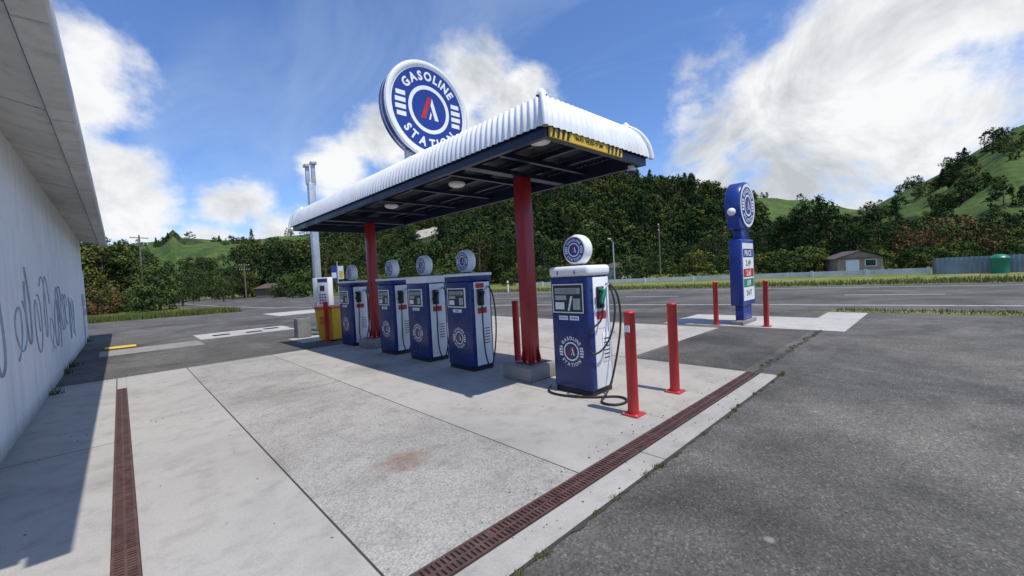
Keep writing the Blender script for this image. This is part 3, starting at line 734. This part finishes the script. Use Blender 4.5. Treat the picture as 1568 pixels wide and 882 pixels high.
PL={k[0]:[] for k in kinds}
for i in range(26):
    t=rr.uniform(-1.25,-.84); d=rr.uniform(40,58)
    PL[rr.choice('abca')].append(P(t,d,rr.uniform(.55,.92)))
for t,d,s in ((-.99,46,1.0),(-.95,50,.95),(-1.05,46,1.0),(-.90,49,.8)): PL['a'].append(P(t,d,s))
for i in range(24):
    t=rr.uniform(-.90,-.62); d=rr.uniform(72,100); PL[rr.choice('abca')].append(P(t,d,rr.uniform(.5,.78)))
for i in range(10): t=rr.uniform(-.66,-.5); PL[rr.choice('ab')].append(P(t,rr.uniform(78,95),rr.uniform(.9,1.3)))
for i in range(14): PL['shrub'].append(P(rr.uniform(-1.15,-.86),rr.uniform(38,44),rr.uniform(.5,1.0)))
PL['br'].append(P(-1.0,38.5,.5)); PL['a'].append(P(-.70,62,.5)); PL['a'].append(P(-.80,52,.55))
for i in range(95):
    t=rr.uniform(-.58,1.0); d=rr.uniform(76,104); f=1
    if -.32<t<-.10: f=.5
    PL[rr.choice(['a','b','b','c','a','cone' if t>.1 else 'b'])].append(P(t,d,f*rr.uniform(.7,1.15)*(1.1 if t<0.2 else .82)))
for i in range(60): PL['shrub'].append(P(rr.uniform(-.55,.95),rr.uniform(60,72),rr.uniform(.7,1.4)))
for i in range(13): PL['col'].append(P(.035+.011*i+rr.uniform(-.003,.003),100+rr.uniform(-2,2),rr.uniform(1.05,1.25)))
for i in range(40):
    t=rr.uniform(.8,1.5); d=rr.uniform(50,78); PL[rr.choice('abbc')].append(P(t,d,rr.uniform(.45,.75)))
for t,d,s in ((.74,66,1.2),(.70,68,1.05),(.78,68,1.0),(.66,70,.95)): PL['b'].append(P(t,d,s))
for t,d,s in ((1.02,50,.95),(1.08,52,1.0),(1.13,50,.8),(.97,55,.9)): PL['br'].append(P(t,d,s))
for i in range(26): PL['shrub'].append(P(rr.uniform(.86,1.5),rr.uniform(45,50),rr.uniform(.6,1.0)))
for i in range(14): PL['shrub'].append(P(rr.uniform(.60,.76),rr.uniform(48,54),rr.uniform(.7,1.2)))
cnt=0
for i in range(4300):
    t=rr.uniform(-1.2,1.45); x=rr.random()**.85
    b=bush(t,x)
    if any(rocky(t,x+k) for k in (0,.03,.06,.09,.12)): continue
    if not b and rr.random()>.07: continue
    if t<-.45 and rr.random()>.5: continue
    p,z=hz(t,min(1.02,x)); s=rr.choice((.5,.7,.9,1.0,1.35))*rr.uniform(.85,1.15)*(1.1 if t<.6 else .72)
    grp=noise.noise(Vector((p.x*.03,p.y*.03,3)))
    ch=['fa','fa','fb','fb','fc'] if abs(grp)<.15 else (['fb','fb','fb','fa'] if grp<0 else ['fa','fa','fc','fb'])
    PL[rr.choice(ch) if rr.random()>.06 else 'cone'].append((p.x,p.y,z-1.0,s,rr.uniform(0,6.28))); cnt+=1
names={'a':'broadleaf_trees','b':'dark_broadleaf_trees','c':'light_green_trees','col':'poplar_trees','cone':'conifer_trees','shrub':'shrubs','br':'bronze_trees','fa':'hillside_trees','fb':'hillside_dark_trees','fc':'hillside_light_trees'}
for k in kinds:
    src=tree_mesh('tree_'+k[0],k[1],k[2],k[3],k[4],k[5],k[6],k[7],k[8],k[9]); instancer(names[k[0]],src,PL[k[0]])

# ------------------------------------------------------------------ grass and weeds
def blades(name,gen,n,h,w,seed):
    r=random.Random(seed); mb=MB(); 
    for i in range(n):
        x,y=gen(r); a=r.uniform(0,6.28); hh=h*r.uniform(.4,1.2); ww=w*r.uniform(.6,1.3); l=r.uniform(.1,.6)*hh; b=r.uniform(0,6.28)
        dx,dy=math.cos(a)*ww/2,math.sin(a)*ww/2
        mb.add([(x-dx,y-dy,-.015),(x+dx,y+dy,-.015),(x+math.cos(b)*l,y+math.sin(b)*l,hh)],[(0,1,2)],BLADE)
    mb.obj(name)
def gl(r):
    t=r.uniform(0,1); return (-14+20.3*t+r.uniform(-.4,.4), 37.6-1.9*t**3+abs(r.gauss(0,2.5)))
blades('grass_verge',gl,14000,.42,.05,1)
blades('grass_strip',lambda r:(r.uniform(15.45,16.3),r.uniform(-25,2.3)),6000,.10,.02,2)
def gf(r):
    v=r.uniform(-10,45); u=31-max(0,v)*.11+abs(r.gauss(0,2.5)); return u,v
blades('roadside_grass',gf,12000,.22,.06,3)
def weeds(r):
    c=r.choice(WD); return c[0]+r.gauss(0,.035*c[2]),c[1]+r.gauss(0,.018*c[2])
r0=random.Random(5); WD=[(r0.uniform(1.3,6.9),1.60+r0.uniform(-.02,.02),r0.uniform(.3,1.1)) for _ in range(24)]+[(r0.uniform(6.9,11.3),1.93+r0.uniform(-.04,.04),r0.uniform(.4,1.2)) for _ in range(18)]
blades('joint_weeds',weeds,2000,.028,.010,4)
WD=[(-.92,r0.uniform(7,22),r0.uniform(1,2)) for _ in range(4)]+[(-.90,10.4,2)]
blades('wall_weeds',weeds,180,.18,.02,6)
mb=MB(); 
r1=random.Random(9); x=6.6; pl=[];pr=[]
while x<11.5: 
    y=1.92+r1.uniform(-.03,.03); w_=r1.uniform(.015,.05); pl.append((x,y-w_));pr.append((x,y+w_)); x+=.12
mb.poly(pl+pr[::-1],.0018,JOINT)
x=.9; pl=[];pr=[]
while x<6.7:
    y=1.608+r1.uniform(-.008,.008); w_=r1.uniform(.006,.022); pl.append((x,y-w_));pr.append((x,y+w_*.4)); x+=.06
mb.poly(pl+pr[::-1],.0045,JOINT); mb.obj('seam_dirt')

# ------------------------------------------------------------------ camera
cam=bpy.data.cameras.new('camera'); co=bpy.data.objects.new('camera',cam); col.objects.link(co)
cam.sensor_width=36; cam.lens=631/1568*36; cam.clip_start=.05; cam.clip_end=6000
pit=math.atan(19.2/631); rol=math.atan(.0535)
F0=Vector((SY,CY,0)); R0=Vector((CY,-SY,0)); Zv=Vector((0,0,1))
Fv=F0*math.cos(pit)-Zv*math.sin(pit); Uv=F0*math.sin(pit)+Zv*math.cos(pit)
Xc=R0*math.cos(rol)-Uv*math.sin(rol); Yc=R0*math.sin(rol)+Uv*math.cos(rol); Zc=-Fv
M=Matrix(((Xc.x,Yc.x,Zc.x,0),(Xc.y,Yc.y,Zc.y,0),(Xc.z,Yc.z,Zc.z,1.6),(0,0,0,1))); co.matrix_world=M
scene.camera=co

# ------------------------------------------------------------------ sun and sky
sd=Vector((.02,-.47,1)).normalized(); elev=math.asin(sd.z)
sun=bpy.data.lights.new('sun','SUN'); sun.energy=4.1; sun.angle=rad(.5); sun.color=(1,.945,.86)
so=bpy.data.objects.new('sun',sun); col.objects.link(so); so.rotation_euler=(-sd).to_track_quat('-Z','Y').to_euler()
w=bpy.data.worlds.new('World'); scene.world=w; w.use_nodes=True; nt=w.node_tree
bg=nt.nodes['Background']; bg.inputs['Strength'].default_value=.13
sky=nt.nodes.new('ShaderNodeTexSky'); sky.sky_type='NISHITA'; sky.sun_disc=False; sky.sun_elevation=elev; sky.sun_rotation=math.atan2(sd.x,sd.y); sky.air_density=1.0; sky.dust_density=.3; sky.ozone_density=3.0
tc=nt.nodes.new('ShaderNodeTexCoord'); dv=tc.outputs['Generated']
sx=nt.nodes.new('ShaderNodeSeparateXYZ'); nt.links.new(dv,sx.inputs[0])
def M_(op,a,b=None,c=None,clamp=False):
    n=nt.nodes.new('ShaderNodeMath'); n.operation=op; n.use_clamp=clamp
    for i,v in enumerate((a,b,c)):
        if v is None: continue
        if isinstance(v,(int,float)): n.inputs[i].default_value=v
        else: nt.links.new(v,n.inputs[i])
    return n.outputs[0]
zz=M_('ADD',M_('MAXIMUM',sx.outputs[2],0),.22)
cb=nt.nodes.new('ShaderNodeCombineXYZ'); nt.links.new(M_('DIVIDE',sx.outputs[0],zz),cb.inputs[0]); nt.links.new(M_('DIVIDE',sx.outputs[1],zz),cb.inputs[1]); nt.links.new(M_('MULTIPLY',sx.outputs[2],1.5),cb.inputs[2])
n1=noisetex(nt,2.1,6,.58,cb.outputs[0],.25)
n2=noisetex(nt,7.0,6,.6,dv,.1)
blobs=[(-1.0,.46,.10),(-1.06,.42,.11),(-.93,.31,.075),(-.90,.20,.07),(-1.0,.22,.08),(-.68,.19,.05),(-.60,.21,.05),(-.55,.13,.07),(-.72,.12,.06),(-.40,.27,.07),(-.30,.36,.08),(-.04,.48,.10),(.04,.43,.09),(-.12,.40,.07),
 (.62,.30,.15),(.74,.40,.19),(.90,.50,.20),(1.05,.60,.18),(1.25,.62,.2),(.82,.28,.2),(1.0,.36,.10),(1.3,.30,.17),(.68,.20,.12),(.95,.22,.12),(.5,.22,.1)]
acc=None
for t,e,rr_ in blobs:
    c=sdir(t,e); vm=nt.nodes.new('ShaderNodeVectorMath'); vm.operation='DISTANCE'; nt.links.new(dv,vm.inputs[0]); vm.inputs[1].default_value=c
    q=M_('SUBTRACT',1,M_('DIVIDE',vm.outputs['Value'],rr_*1.5),clamp=True)
    acc=q if acc is None else M_('SMOOTH_MAX',acc,q,.1)
dens=M_('ADD',M_('MULTIPLY',n1,.65),M_('ADD',M_('MULTIPLY',n2,.75),M_('MULTIPLY',acc,.52)))
cf=nt.nodes.new('ShaderNodeMapRange'); cf.interpolation_type='SMOOTHSTEP'; cf.inputs['From Min'].default_value=.82; cf.inputs['From Max'].default_value=1.09; nt.links.new(dens,cf.inputs['Value'])
mpw=nt.nodes.new('ShaderNodeMapping'); mpw.inputs['Scale'].default_value=(1.4,.5,1); mpw.inputs['Rotation'].default_value=(0,0,.7); nt.links.new(cb.outputs[0],mpw.inputs[0])
veil=ramp(nt,noisetex(nt,1.3,5,.6,mpw.outputs[0],.8),[(.46,0.0),(.75,.30)])
skyc=mix(nt,sky.outputs[0],(.86,1.04,1.36),1.0,'MULTIPLY')
base=mix(nt,skyc,(4.8,5.7,6.9),veil)
n3=noisetex(nt,4.5,5,.62,dv,.5)
shade=ramp(nt,M_('ADD',M_('MULTIPLY',n3,1.0),M_('MULTIPLY',M_('SUBTRACT',1.2,dens),.35)),[(.36,(4.1,4.35,4.7)),(.50,(5.8,6.0,6.25)),(.62,(7.3,7.35,7.4))])
fin=mix(nt,base,shade,cf.outputs[0]); nt.links.new(fin,bg.inputs['Color'])
print('trees',cnt)
